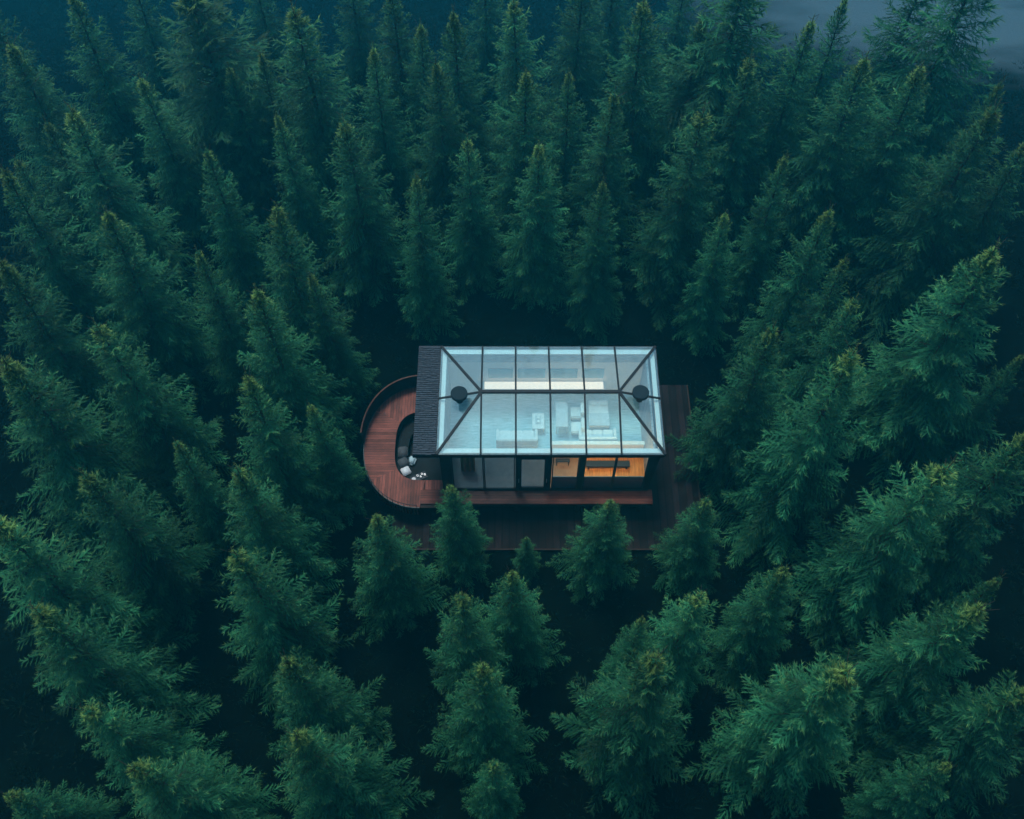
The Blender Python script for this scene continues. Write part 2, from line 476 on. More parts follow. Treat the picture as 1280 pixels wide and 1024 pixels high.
def window(x0, x1, low=False):
    z0, z1 = FL + .133, EZ - .28
    t = .055
    y = Y0 - .03
    w = MB().box(x0, x0 + t, y, y + .06, z0, z1).box(x1 - t, x1, y, y + .06, z0, z1).box(x0 + t, x1 - t, y, y + .06, z0, z0 + t).box(x0 + t, x1 - t, y, y + .06, z1 - t, z1).build('window', M['frame'], cab)
    MB().box(x0 + t, x1 - t, y + .02, y + .032, z0 + t, z1 - t).build('pane', M['window_glass'], w)
    if low:
        MB().box(x0 + t, x1 - t, y + .05, y + .09, z0 + t, 2.62).build('low_panel', M['spandrel'], w)
window(-2.88, -1.36); window(-1.35, .14)
window(1.92, 3.19, True); window(3.45, 4.92, True); window(4.93, 6.46, True)
dz0, dz1 = FL + .133, EZ - .28
dr = MB().box(.16, .46, Y0 - .05, Y0 + .03, dz0, dz1).box(1.55, 1.90, Y0 - .05, Y0 + .03, dz0, dz1).box(.46, 1.55, Y0 - .05, Y0 + .03, dz0, dz0 + .22).box(.46, 1.55, Y0 - .05, Y0 + .03, dz1 - .25, dz1).build('door', M['frame'], cab)
MB().box(.46, 1.55, Y0 - .015, Y0 - .003, dz0 + .22, dz1 - .25).build('pane', M['window_glass'], dr)
for hx in (.33, 1.68):
    MB().bar((hx, Y0 - .09, 2.25), (hx, Y0 - .09, 2.6), .035, .035).box(hx - .012, hx + .012, Y0 - .085, Y0 - .052, 2.3, 2.33).box(hx - .012, hx + .012, Y0 - .085, Y0 - .052, 2.52, 2.55).build('handle', M['steel'], dr)
# header strip light inside, over the amber floor
MB().box(2.4, 6.4, Y0 + .10, Y0 + .20, 4.42, 4.46).build('strip_light', M['led_amber'], cab)
# eaves frame, gutter and glazed hip roof
e = MB()
e.box(RX0, RX1, RY0, RY0 + .10, EZ - .065, EZ + .03).box(RX0, RX1, RY1 - .10, RY1, EZ - .065, EZ + .03)
e.box(RX0, RX0 + .10, RY0 + .10, RY1 - .10, EZ - .065, EZ + .03).box(RX1 - .10, RX1, RY0 + .10, RY1 - .10, EZ - .065, EZ + .03)
e.build('eaves_frame', M['frame'], cab)
q = MB()
q.box(RX0 + .11, RX1 - .11, RY0 + .18, RY0 + .42, EZ - .16, EZ - .08).box(RX0 + .11, RX1 - .11, RY1 - .40, RY1 - .105, EZ - .16, EZ - .08)
q.box(RX0 + .11, RX0 + .32, RY0 + .425, RY1 - .405, EZ - .16, EZ - .08).box(RX1 - .32, RX1 - .11, RY0 + .425, RY1 - .405, EZ - .16, EZ - .08)
q.build('gutter_board', M['white_wall'], cab)
RY = .60
bx = [-1.46, .18, 1.82, 3.46, 5.10]
gx0, gx1, gy0, gy1, gz = RX0 + .03, RX1 - .03, RY0 + .03, RY1 - .03, EZ + .035
def pane(pts):
    pts = [Vector(p) for p in pts]
    nrm = (pts[1] - pts[0]).cross(pts[2] - pts[0]).normalized()
    if nrm.z < 0: nrm = -nrm
    n = len(pts)
    vs = [p for p in pts] + [p - nrm * .012 for p in pts]
    fs = [tuple(range(n)), tuple(range(n, 2 * n))[::-1]] + [(i, (i + 1) % n, n + (i + 1) % n, n + i) for i in range(n)]
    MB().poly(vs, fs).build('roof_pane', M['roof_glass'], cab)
for y in (gy0, gy1):
    for i in range(4):
        pane([(bx[i], y, gz), (bx[i + 1], y, gz), (bx[i + 1], RY, RZ), (bx[i], RY, RZ)])
    pane([(gx0, y, gz), (bx[0], y, gz), (bx[0], RY, RZ)])
    pane([(bx[4], y, gz), (gx1, y, gz), (bx[4], RY, RZ)])
    pane([(gx0, y, gz), (gx0, RY, gz), (bx[0], RY, RZ)])
    pane([(gx1, y, gz), (gx1, RY, gz), (bx[4], RY, RZ)])
up = .028
MB().bar((bx[0] - .05, RY, RZ + up), (bx[4] + .05, RY, RZ + up), .15, .10).build('ridge_beam', M['frame'], cab)
for x in bx:
    for y in (gy0, gy1):
        MB().bar((x, y, gz + up - .01), (x, RY, RZ + up - .01), .085, .075).build('glazing_bar', M['frame'], cab)
for xe, xr in ((gx0, bx[0]), (gx1, bx[4])):
    for y in (gy0, gy1):
        MB().bar((xe, y, gz + up - .006), (xr, RY, RZ + up - .006), .12, .085).build('hip_bar', M['frame'], cab)
    MB().bar((xe, RY, gz + up - .014), (xr, RY, RZ + up - .014), .08, .07).build('glazing_bar', M['frame'], cab)
# shingled strip of roof at the left end
sh = MB()
nrow, y = 52, RY0 + .02
dy = (RY1 - RY0 - .04) / nrow
for r in range(nrow):
    x = -4.63
    while x < -3.56:
        w = min(rnd.uniform(.14, .3), -3.553 - x)
        ya = y + rnd.uniform(-.02, .02)
        zt = EZ + rnd.uniform(.055, .075)
        sh.poly([(x + .004, ya, EZ + .02), (x + w - .004, ya, EZ + .02), (x + w - .004, y + dy + .05, EZ - .02), (x + .004, y + dy + .05, EZ - .02),
                 (x + .004, ya, zt), (x + w - .004, ya, zt), (x + w - .004, y + dy + .05, EZ + .012), (x + .004, y + dy + .05, EZ + .012)],
                [(3, 2, 1, 0), (4, 5, 6, 7), (0, 1, 5, 4), (1, 2, 6, 5), (2, 3, 7, 6), (3, 0, 4, 7)])
        x += w
    y += dy
sh.build('shingle_roof', M['shingle'], cab)
MB().box(-4.64, -3.553, RY0, RY1 + .03, EZ - .22, EZ - .03).build('roof_edge_board', M['timber_dark'], cab)
for y in (3.4,):
    MB().box(-4.55, -4.37, y - .09, y + .09, FL + .012, EZ - .222).build('roof_post', M['timber_dark'], cab)
# round roof vents on the hip ends
for vx, vy in ((-2.50, .30), (6.08, .36)):
    v = MB().lathe(vx, vy, [(.16, 5.30), (.16, 5.52), (.10, 5.56), (.10, 5.80)], 20).build('roof_vent', M['vent'], cab)
    MB().lathe(vx, vy, [(.36, 5.80), (.40, 5.83), (.40, 5.98), (.36, 6.01)], 28).build('vent_cap', M['vent'], v)

# ---------------------------------------------------------------- curved terrace with a sunken seating pit
ter = thing('curved_terrace', 'curved red timber terrace wrapping the shingled end of the cabin', 'terrace', (-4.6, .2, 0))
def ell(a0, a1, n, cx, cy, rx, ry, p=2.0):
    out = []
    for i in range(n + 1):
        a = R(a0 + (a1 - a0) * i / n)
        c, s = math.cos(a), math.sin(a)
        out.append((cx + rx * math.copysign(abs(c) ** (2 / p), c), cy + ry * math.copysign(abs(s) ** (2 / p), s)))
    return out
OC = (-4.55, .18, 2.98, 3.56)
PC = (-4.35, .16, 1.62, 2.02)
outer = ell(90, 270, 48, *OC, 2.15)
inner = ell(90, 270, 48, *PC, 3.0)
# boards laid crosswise on the left, lengthwise at both ends
a, b = 15, 33
MB().strip(outer[:a + 1], inner[:a + 1], FL - .07, FL).build('end_boards', M['deck_x'], ter)
MB().strip(outer[a:b + 1], inner[a:b + 1], FL - .07, FL + .003).build('cross_boards', M['deck_y'], ter)
MB().strip(outer[b:], inner[b:], FL - .07, FL).build('end_boards', M['deck_x'], ter)
MB().box(-4.548, -3.42, -3.36, -1.9, FL - .10, FL - .062).build('joist_board', M['timber_dark'], ter)
MB().box(-4.346, -3.42, -2.38, -1.86, FL - .06, FL).build('infill_boards', M['deck_x'], ter)
MB().box(-4.346, -3.42, 2.19, 3.7, FL - .06, FL).build('infill_boards', M['deck_x'], ter)
o2 = ell(90, 270, 48, OC[0], OC[1], OC[2] + .05, OC[3] + .05, 2.15)
o1 = ell(90, 270, 48, OC[0], OC[1], OC[2] + .003, OC[3] + .003, 2.15)
MB().strip(o2, o1, FL - .11, FL + .05).build('edge_trim', M['black'], ter)
sk = MB()
so = ell(90, 270, 130, OC[0], OC[1], OC[2] + .03, OC[3] + .03, 2.15)
si = ell(90, 270, 130, OC[0], OC[1], OC[2] - .01, OC[3] - .01, 2.15)
for i in range(0, 130, 2):
    sk.strip([so[i], so[i + 1]], [si[i], si[i + 1]], .55 + rnd.uniform(-.02, .02), FL - .112)
sk.build('skirt_slats', M['deck_x'], ter)
for ang in (100, 130, 160, 190, 220, 250):
    x, y = OC[0] + 2.7 * math.cos(R(ang)), OC[1] + 3.25 * math.sin(R(ang))
    MB().box(x - .09, x + .09, y - .09, y + .09, -.05, FL - .075).build('stilt', M['timber_dark'], ter)
# parapet with a timber cap round the back of the terrace
pa, pb = ell(90, 178, 30, OC[0], OC[1], OC[2] + .12, OC[3] + .12, 2.15), ell(90, 178, 30, OC[0], OC[1], OC[2] + .07, OC[3] + .07, 2.15)
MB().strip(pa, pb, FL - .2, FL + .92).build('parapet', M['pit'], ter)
pa, pb = ell(90, 178, 30, OC[0], OC[1], OC[2] + .13, OC[3] + .13, 2.15), ell(90, 178, 30, OC[0], OC[1], OC[2] + .06, OC[3] + .06, 2.15)
MB().strip(pa, pb, FL + .923, FL + .96).build('cap_rail', M['rail_wood'], ter)
# low rail with short balusters round the front curve
rp = [(x, y, FL + .30) for x, y in ell(205, 268, 22, OC[0], OC[1], OC[2] + .02, OC[3] + .02, 2.15)]
rl = MB().tube(rp, .02).build('low_rail', M['black'], ter)
for x, y, z in rp[::2]:
    MB().bar((x, y, FL + .05), (x, y, z), .022, .022).build('baluster', M['black'], ter)
# pit
pin = ell(0, 360, 64, *PC, 3.0)[:-1]
pit = MB()
wi, wo = ell(0, 360, 64, *PC, 3.0), ell(0, 360, 64, PC[0], PC[1], PC[2] + .06, PC[3] + .06, 3.0)
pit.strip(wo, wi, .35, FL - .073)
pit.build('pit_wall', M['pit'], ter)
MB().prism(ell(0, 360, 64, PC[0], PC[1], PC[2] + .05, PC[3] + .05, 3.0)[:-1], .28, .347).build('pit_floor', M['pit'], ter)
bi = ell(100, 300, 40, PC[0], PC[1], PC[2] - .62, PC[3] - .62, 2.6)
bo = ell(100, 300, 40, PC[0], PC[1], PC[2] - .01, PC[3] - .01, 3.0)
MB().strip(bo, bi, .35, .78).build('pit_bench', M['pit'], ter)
tw = ell(0, 360, 64, PC[0], PC[1], PC[2] + .02, PC[3] + .02, 3.0)

# things lying in the pit
def soft_box(name, c, size, rz, m, tilt=0, sub=2):
    me = bpy.data.meshes.new(name)
    bm = bmesh.new()
    bmesh.ops.create_cube(bm, size=1)
    bmesh.ops.scale(bm, vec=size, verts=bm.verts)
    bmesh.ops.bevel(bm, geom=bm.edges[:], offset=min(size) * .4, segments=3, affect='EDGES')
    bmesh.ops.translate(bm, vec=(0, 0, size[2] / 2), verts=bm.verts)
    bm.to_mesh(me); bm.free()
    me.polygons.foreach_set('use_smooth', [True] * len(me.polygons))
    me.materials.append(m)
    o = bpy.data.objects.new(name, me)
    o.location = c; o.rotation_euler = (tilt, 0, rz)
    COL.objects.link(o)
    return o
tag(soft_box('seat_cushion', (-5.62, .02, .782), (.50, .62, .14), .1, M['cushion']), 'charcoal seat cushion highest of those in the sunken pit', 'cushion', 'cushions in the sunken pit')
tag(soft_box('seat_cushion', (-5.55, -.60, .782), (.50, .52, .14), .5, M['cushion']), 'charcoal seat cushion behind the white folded towel', 'cushion', 'cushions in the sunken pit')
tag(soft_box('back_cushion', (-5.18, -.28, .352), (.44, .5, .22), -.3, M['pale_blue']), 'grey blue cushion tucked at the shingle roof edge', 'cushion', 'cushions in the sunken pit')
tag(soft_box('folded_towel', (-5.40, -1.08, .782), (.44, .48, .10), .5, M['towel']), 'white folded towel on the dark bench of the pit', 'towel')
ty = thing('serving_tray', 'long dark tray of small glassware in the terrace pit', 'tray', (-4.72, -1.42, .782))
ty.rotation_euler = (0, 0, .45)
tl = ORIGIN['serving_tray']
MB().box(tl.x - .42, tl.x + .42, tl.y - .17, tl.y + .17, .785, .80).box(tl.x - .42, tl.x + .42, tl.y - .19, tl.y - .172, .785, .84).box(tl.x - .42, tl.x + .42, tl.y + .172, tl.y + .19, .785, .84).build('tray_base', M['cushion'], ty)
MB().lathe(tl.x - .28, tl.y, [(.085, .802), (.10, .82), (.10, .84), (.03, .842)], 18).build('plate', M['towel'], ty)
for i, (dx, dy_) in enumerate(((-.05, .06), (.08, -.05), (.2, .06), (.32, -.03))):
    MB().lathe(tl.x + dx, tl.y + dy_, [(.035, .802), (.045, .9), (.04, .9), (.03, .815)], 12).build('glass', M['steel'], ty)

# ---------------------------------------------------------------- furniture under the glass roof
F0 = FL + .021
def sofa(x, y, w, label, rz=0, m='white'):
    t = thing('sofa', label, 'sofa', (x, y, F0), 'sofas under the glass roof')
    MB().box(x - w / 2, x + w / 2, y - .42, y + .42, F0 + .06, F0 + .36).build('base', M['white'], t, .03)
    n = 2 if w < 1.9 else 3
    for i in range(n):
        xa = x - w / 2 + .16 + i * (w - .32) / n
        MB().box(xa + .008, xa + (w - .32) / n - .008, y - .40, y + .18, F0 + .363, F0 + .50).build('seat_cushion', M['white'], t, .04)
    MB().box(x - w / 2, x + w / 2, y + .2, y + .42, F0 + .363, F0 + .85).build('backrest', M['white'], t, .05)
    for s in (-1, 1):
        xm = x + s * (w / 2 - .07)
        MB().box(xm - .07, xm + .07, y - .42, y + .195, F0 + .363, F0 + .62).build('armrest', M['white'], t, .04)
    t.rotation_euler = (0, 0, rz)
    return t
sofa(.25, .35, 2.1, 'white sofa under the left front roof panes', math.pi)
sofa(4.35, .40, 1.9, 'white sofa under the right front roof panes', math.pi)
def table(name, label, x, y, w, d, h, m, cat='table'):
    t = thing(name, label, cat, (x, y, F0))
    MB().box(x - w / 2, x + w / 2, y - d / 2, y + d / 2, F0 + h - .05, F0 + h).build('tabletop', M[m], t, .012)
    for sx in (-1, 1):
        for sy in (-1, 1):
            cx, cy_ = x + sx * (w / 2 - .05), y + sy * (d / 2 - .05)
            MB().box(cx - .025, cx + .025, cy_ - .025, cy_ + .025, F0, F0 + h - .052).build('leg', M[m], t)
    return t
table('coffee_table', 'low white coffee table behind the left sofa', 1.35, 1.35, .62, .95, .42, 'white')
bk = thing('table_tray', 'pale blue tray lying on the white coffee table', 'tray', (1.35, 1.4, F0 + .42))
MB().box(1.2, 1.5, 1.15, 1.65, F0 + .421, F0 + .44).build('tray_base', M['pale_blue'], bk)
for yy in (1.28, 1.52):
    MB().lathe(1.35, yy, [(.06, F0 + .441), (.07, F0 + .5), (.05, F0 + .5)], 14).build('cup', M['white'], bk)
table('dining_table', 'pale blue long table under the middle roof panes', 2.55, 1.55, .62, 1.5, .74, 'pale_blue')
for (x, y, lb) in ((3.35, 1.9, 'white armchair at the far side of the long table'), (3.35, 1.0, 'white armchair at the near side of the long table')):
    t = thing('armchair', lb, 'armchair', (x, y, F0), 'armchairs beside the long table')
    MB().box(x - .32, x + .32, y - .32, y + .32, F0 + .10, F0 + .42).build('seat', M['white'], t, .05)
    MB().box(x + .18, x + .34, y - .34, y + .34, F0 + .425, F0 + .85).build('backrest', M['white'], t, .05)
    for sx in (-.26, .26):
        for sy in (-.26, .26):
            MB().box(x + sx - .02, x + sx + .02, y + sy - .02, y + sy + .02, F0, F0 + .098).build('leg', M['black'], t)
bd = thing('bed', 'white bed with pale blue blanket under the right roof panes', 'bed', (4.6, 1.85, F0))
MB().box(3.95, 5.0, 1.0, 2.6, F0 + .05, F0 + .3).build('bed_frame', M['pale_blue'], bd, .02)
MB().box(3.97, 4.98, 1.02, 2.58, F0 + .303, F0 + .5).build('mattress', M['white'], bd, .05)
MB().box(3.95, 5.0, 1.0, 1.75, F0 + .505, F0 + .53).build('blanket', M['pale_blue'], bd, .01)
for x in (4.23, 4.72):
    MB().box(x - .2, x + .2, 2.2, 2.5, F0 + .505, F0 + .6).build('pillow', M['white'], bd, .04)
pt = thing('spill_divider', 'waist high white divider added between the amber floor and the sofas against light spill', 'divider', (4.3, -.34, F0))  # added to block spill from the amber strip; also reads as white furniture
MB().box(2.0, 6.6, -.42, -.26, F0, F0 + 1.05).build('panel', M['white_wall'], pt)
MB().box(1.98, 6.62, -.44, -.24, F0 + 1.053, F0 + 1.09).build('cap', M['white'], pt)
bn = thing('low_bench', 'long black bench on the amber lit floor inside the right windows', 'bench', (4.75, -1.12, F0))
MB().box(3.7, 5.9, -1.3, -.95, F0 + .3, F0 + .38).build('seat', M['black'], bn, .01)
for x in (3.85, 5.75):
    MB().box(x - .04, x + .04, -1.26, -.99, F0, F0 + .298).build('leg', M['black'], bn)
st = thing('small_stool', 'small black stool behind the narrow window beside the door', 'stool', (2.55, -1.0, F0))
MB().box(2.2, 2.9, -1.06, -.98, F0 + .4, F0 + .44).box(2.2, 2.9, -.94, -.86, F0 + .4, F0 + .44).build('seat', M['black'], st)
for x in (2.25, 2.85):
    for y in (-1.03, -.89):
        MB().box(x - .02, x + .02, y - .02, y + .02, F0, F0 + .398).build('leg', M['black'], st)
cu = MB()
cx0 = -2.55
pts = [(cx0 + i * .055, -1.35 + .05 * math.sin(i * 1.4)) for i in range(14)]
cu.strip(pts, [(x, y + .03) for x, y in pts], F0, 3.1)
tag(cu.build('curtain', M['brown_curtain']), 'brown curtain hanging behind the leftmost front window', 'curtain')

# ---------------------------------------------------------------- spruces
def spruce_mesh(seed, h=10.0, RB=2.3, droop=1.0, dens=1.0):
    """crown of needle sprays on boughs, in whorls round the stem: returns the mesh"""
    rs = np.random.RandomState(seed)
    P, D, Ln, Wd, Yg, Sh = [], [], [], [], [], []
    z = h * .06
    az = 0.0
    boughs = []
    lean = rs.uniform(-.02, .02, 2)
    while z < h - .12:
        t = (h - z) / h
        n = int(round((4.0 + 5.0 * min(1, t * 1.7)) * dens * 1.15))
        az += rs.uniform(.3, 1.2)
        for k in range(n):
            a = az + 2 * math.pi * k / n + rs.normal(0, .16)
            L = RB * (min(t, .88) ** .84) * (.6 + .4 * min(1, t / .10)) * rs.choice([1.22, 1.02, .86, .66], p=[.2, .4, .25, .15]) * (1 + rs.normal(0, .06)) + .08
            if t < .3: L *= rs.uniform(.6, 1.4)
            L *= 1 + .12 * math.sin(2 * a + seed) * t
            boughs.append((z + rs.normal(0, .06), a, max(.14, L), t))
        z += .15 + .29 * min(1, t * 2.2) + rs.uniform(0, .07)
    for (z0, a, L, t) in boughs:
        up0 = 1.1 - 1.25 * min(1, t * 1.9) + rs.normal(0, .10)     # steep at the top, hanging further down
        up0 = max(-.55, up0) * droop
        sh = float(np.clip(1 + rs.normal(0, .3), .4, 1.8))
        ns = max(4, int(L / .13))
        u = np.array([math.cos(a), math.sin(a), 0.0])
        side = np.array([-math.sin(a), math.cos(a), 0.0])
        bend = rs.normal(0, .12)
        pos = np.array([lean[0] * z0, lean[1] * z0, z0])
        prev = pos.copy()
        step = L / ns
        for i in range(ns):
            s = (i + .5) / ns
            ang = up0 - .35 * math.sin(s * 2.2) * min(1, t * 2) + .95 * max(0, s - .5) * (1 if t < .8 else .5)
            d = (u + side * bend * s) * math.cos(ang) + np.array([0, 0, math.sin(ang)])
            d /= np.linalg.norm(d)
            prev, pos = pos, pos + d * step
            # two side twigs and, near the end, the bough's own shoot
            for sg in (-1, 1):
                l2 = min(.8, (.09 + .36 * L * (1 - s) ** .8 * min(1, s * 3 + .25)) * rs.uniform(.6, 1.25))
                fw = rs.uniform(.55, .95)
                td = d * fw + side * sg * rs.uniform(.45, .85) + np.array([0, 0, rs.uniform(-.62, -.05)])
                td /= np.linalg.norm(td)
                m = max(3, int(l2 / .042))
                for j in range(m):
                    q = (j + .6) / m
                    base = pos + td * l2 * q + np.array([0, 0, -.18 * l2 * q * q])
                    young_lit = min(1, .10 + .85 * max(0, s * .65 + q * .5 - .62) + .72 * max(0, 1 - t * 8) + .26 * max(0, 1 - t * 2.2) + rs.uniform(0, .22) * (q > .6))  # young tips; the broad upper term paints light onto the higher boughs
                    for b in range(2):
                        bd = td * .95 + (side if b else -side) * rs.uniform(.15, .75) + np.array([0, 0, rs.uniform(-.35, .30)])
                        P.append(base); D.append(bd / np.linalg.norm(bd))
                        Ln.append(rs.uniform(.08, .17)); Wd.append(rs.uniform(.009, .019)); Yg.append(young_lit); Sh.append(sh)
        # end shoot
        for b in range(7):
            bd = d + side * rs.uniform(-.5, .5) + np.array([0, 0, rs.uniform(-.3, .4)])
            P.append(pos - d * rs.uniform(0, .2)); D.append(bd / np.linalg.norm(bd)); Ln.append(rs.uniform(.12, .24)); Wd.append(.028)
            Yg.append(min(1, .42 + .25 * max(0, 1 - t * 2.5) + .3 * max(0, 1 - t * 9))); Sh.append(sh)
    # short shoots close round the stem
    for q in range(450):
        zz = h * (1 - .62 * rs.uniform(0, 1) ** 1.2); tt = (h - zz) / h
        a = rs.uniform(0, 6.283); r = rs.uniform(.02, .05 + .28 * min(1, tt * 3))
        bd = np.array([math.cos(a), math.sin(a), rs.uniform(-.2, .9)])
        P.append(np.array([lean[0] * zz + r * math.cos(a), lean[1] * zz + r * math.sin(a), zz])); D.append(bd / np.linalg.norm(bd))
        Ln.append(rs.uniform(.08, .18)); Wd.append(rs.uniform(.014, .024)); Yg.append(.12 + .3 * max(0, 1 - tt * 3)); Sh.append(1.0)
    # fresh needles along the leader
    for q in np.linspace(-.35, .42, 46):
        a = rs.uniform(0, 6.283)
        bd = np.array([math.cos(a) * .7, math.sin(a) * .7, rs.uniform(.2, 1.1)])
        P.append(np.array([lean[0] * h, lean[1] * h, h + q])); D.append(bd / np.linalg.norm(bd))
        Ln.append(rs.uniform(.05, .12)); Wd.append(.012); Yg.append(rs.uniform(.6, 1)); Sh.append(1.0)
    P, D = np.array(P), np.array(D)
    Ln, Wd, Yg, Sh = map(np.array, (Ln, Wd, Yg, Sh))
    n = len(P)
    rv = rs.normal(0, 1, (n, 3)); rv[:, 2] *= .45
    sd_ = np.cross(D, rv * .35 + np.array([0, 0, 1.0])); sd_ /= np.maximum(1e-6, np.linalg.norm(sd_, axis=1))[:, None]
    A = P - sd_ * Wd[:, None] * .8
    B = P + sd_ * Wd[:, None] * .8
    C = P + D * Ln[:, None]
    co = np.stack([A, B, C], 1).reshape(-1, 3)
    me = bpy.data.meshes.new('crown')
    me.vertices.add(3 * n); me.vertices.foreach_set('co', co.astype(np.float32).ravel())
    me.loops.add(3 * n); me.loops.foreach_set('vertex_index', np.arange(3 * n, dtype=np.int32))
    me.polygons.add(n); me.polygons.foreach_set('loop_start', np.arange(0, 3 * n, 3, dtype=np.int32))
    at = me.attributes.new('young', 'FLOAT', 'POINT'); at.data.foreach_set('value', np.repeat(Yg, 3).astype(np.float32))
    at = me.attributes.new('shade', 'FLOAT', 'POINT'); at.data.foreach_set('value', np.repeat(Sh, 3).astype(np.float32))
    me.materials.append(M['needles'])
    me.update(calc_edges=True)
    # stem with a bare leader and the boughs' wood
    b = MB()
    zs = np.linspace(-.1, h + .45, 16)
    b.tube([(lean[0] * q, lean[1] * q, q) for q in zs], [max(.010, .12 * (1 - q / (h + .55)) ** .9) for q in zs], 8)
    for (z0, a, L, t) in boughs[::2]:
        c, s = math.cos(a), math.sin(a)
        up0 = max(-.55, 1.1 - 1.25 * min(1, t * 1.9)) * droop - .1
        p0 = Vector((lean[0] * z0, lean[1] * z0, z0))
        b.tube([p0, p0 + Vector((c * L * .55, s * L * .55, L * .55 * math.sin(up0) - .03))], [.016 + .010 * L, .006], 3)
    for k in range(34):                                  # dead twigs on the shaded lower stem
        a = rs.uniform(0, 6.28); l = rs.uniform(.4, 1.3); zz = h * rs.uniform(.02, .08)
        p0 = Vector((lean[0] * zz, lean[1] * zz, zz))
        b.tube([p0, p0 + Vector((math.cos(a) * l, math.sin(a) * l, -.25 * l))], [.018, .006], 3)
    for k in range(5):
        q_ = rs.uniform(-.3, .36); a = rs.uniform(0, 6.28); l = rs.uniform(.5, 1.0) * (.42 - .5 * q_); zz = h + q_
        p0 = Vector((lean[0] * h, lean[1] * h, zz))
        b.tube([p0, p0 + Vector((math.cos(a) * l * .6, math.sin(a) * l * .6, l * .35)), p0 + Vector((math.cos(a) * l, math.sin(a) * l, l * .8))], [.009, .008, .005], 3)
    to = b.build('trunk', M['bark'])
    tm = to.data
    bpy.data.objects.remove(to)
    print('spruce', seed, n)
    return me, tm

SPEC = [(1, 2.30, 1.0, 1.0), (2, 2.15, .9, .95), (3, 2.45, 1.1, 1.0), (4, 2.2, .8, .92), (5, 2.4, 1.15, 1.05), (6, 2.3, 1.0, .9), (7, 2.25, .95, 1.0)]
VAR = [(spruce_mesh(s, 10.0, rb, dr_, de), rb) for s, rb, dr_, de in SPEC]

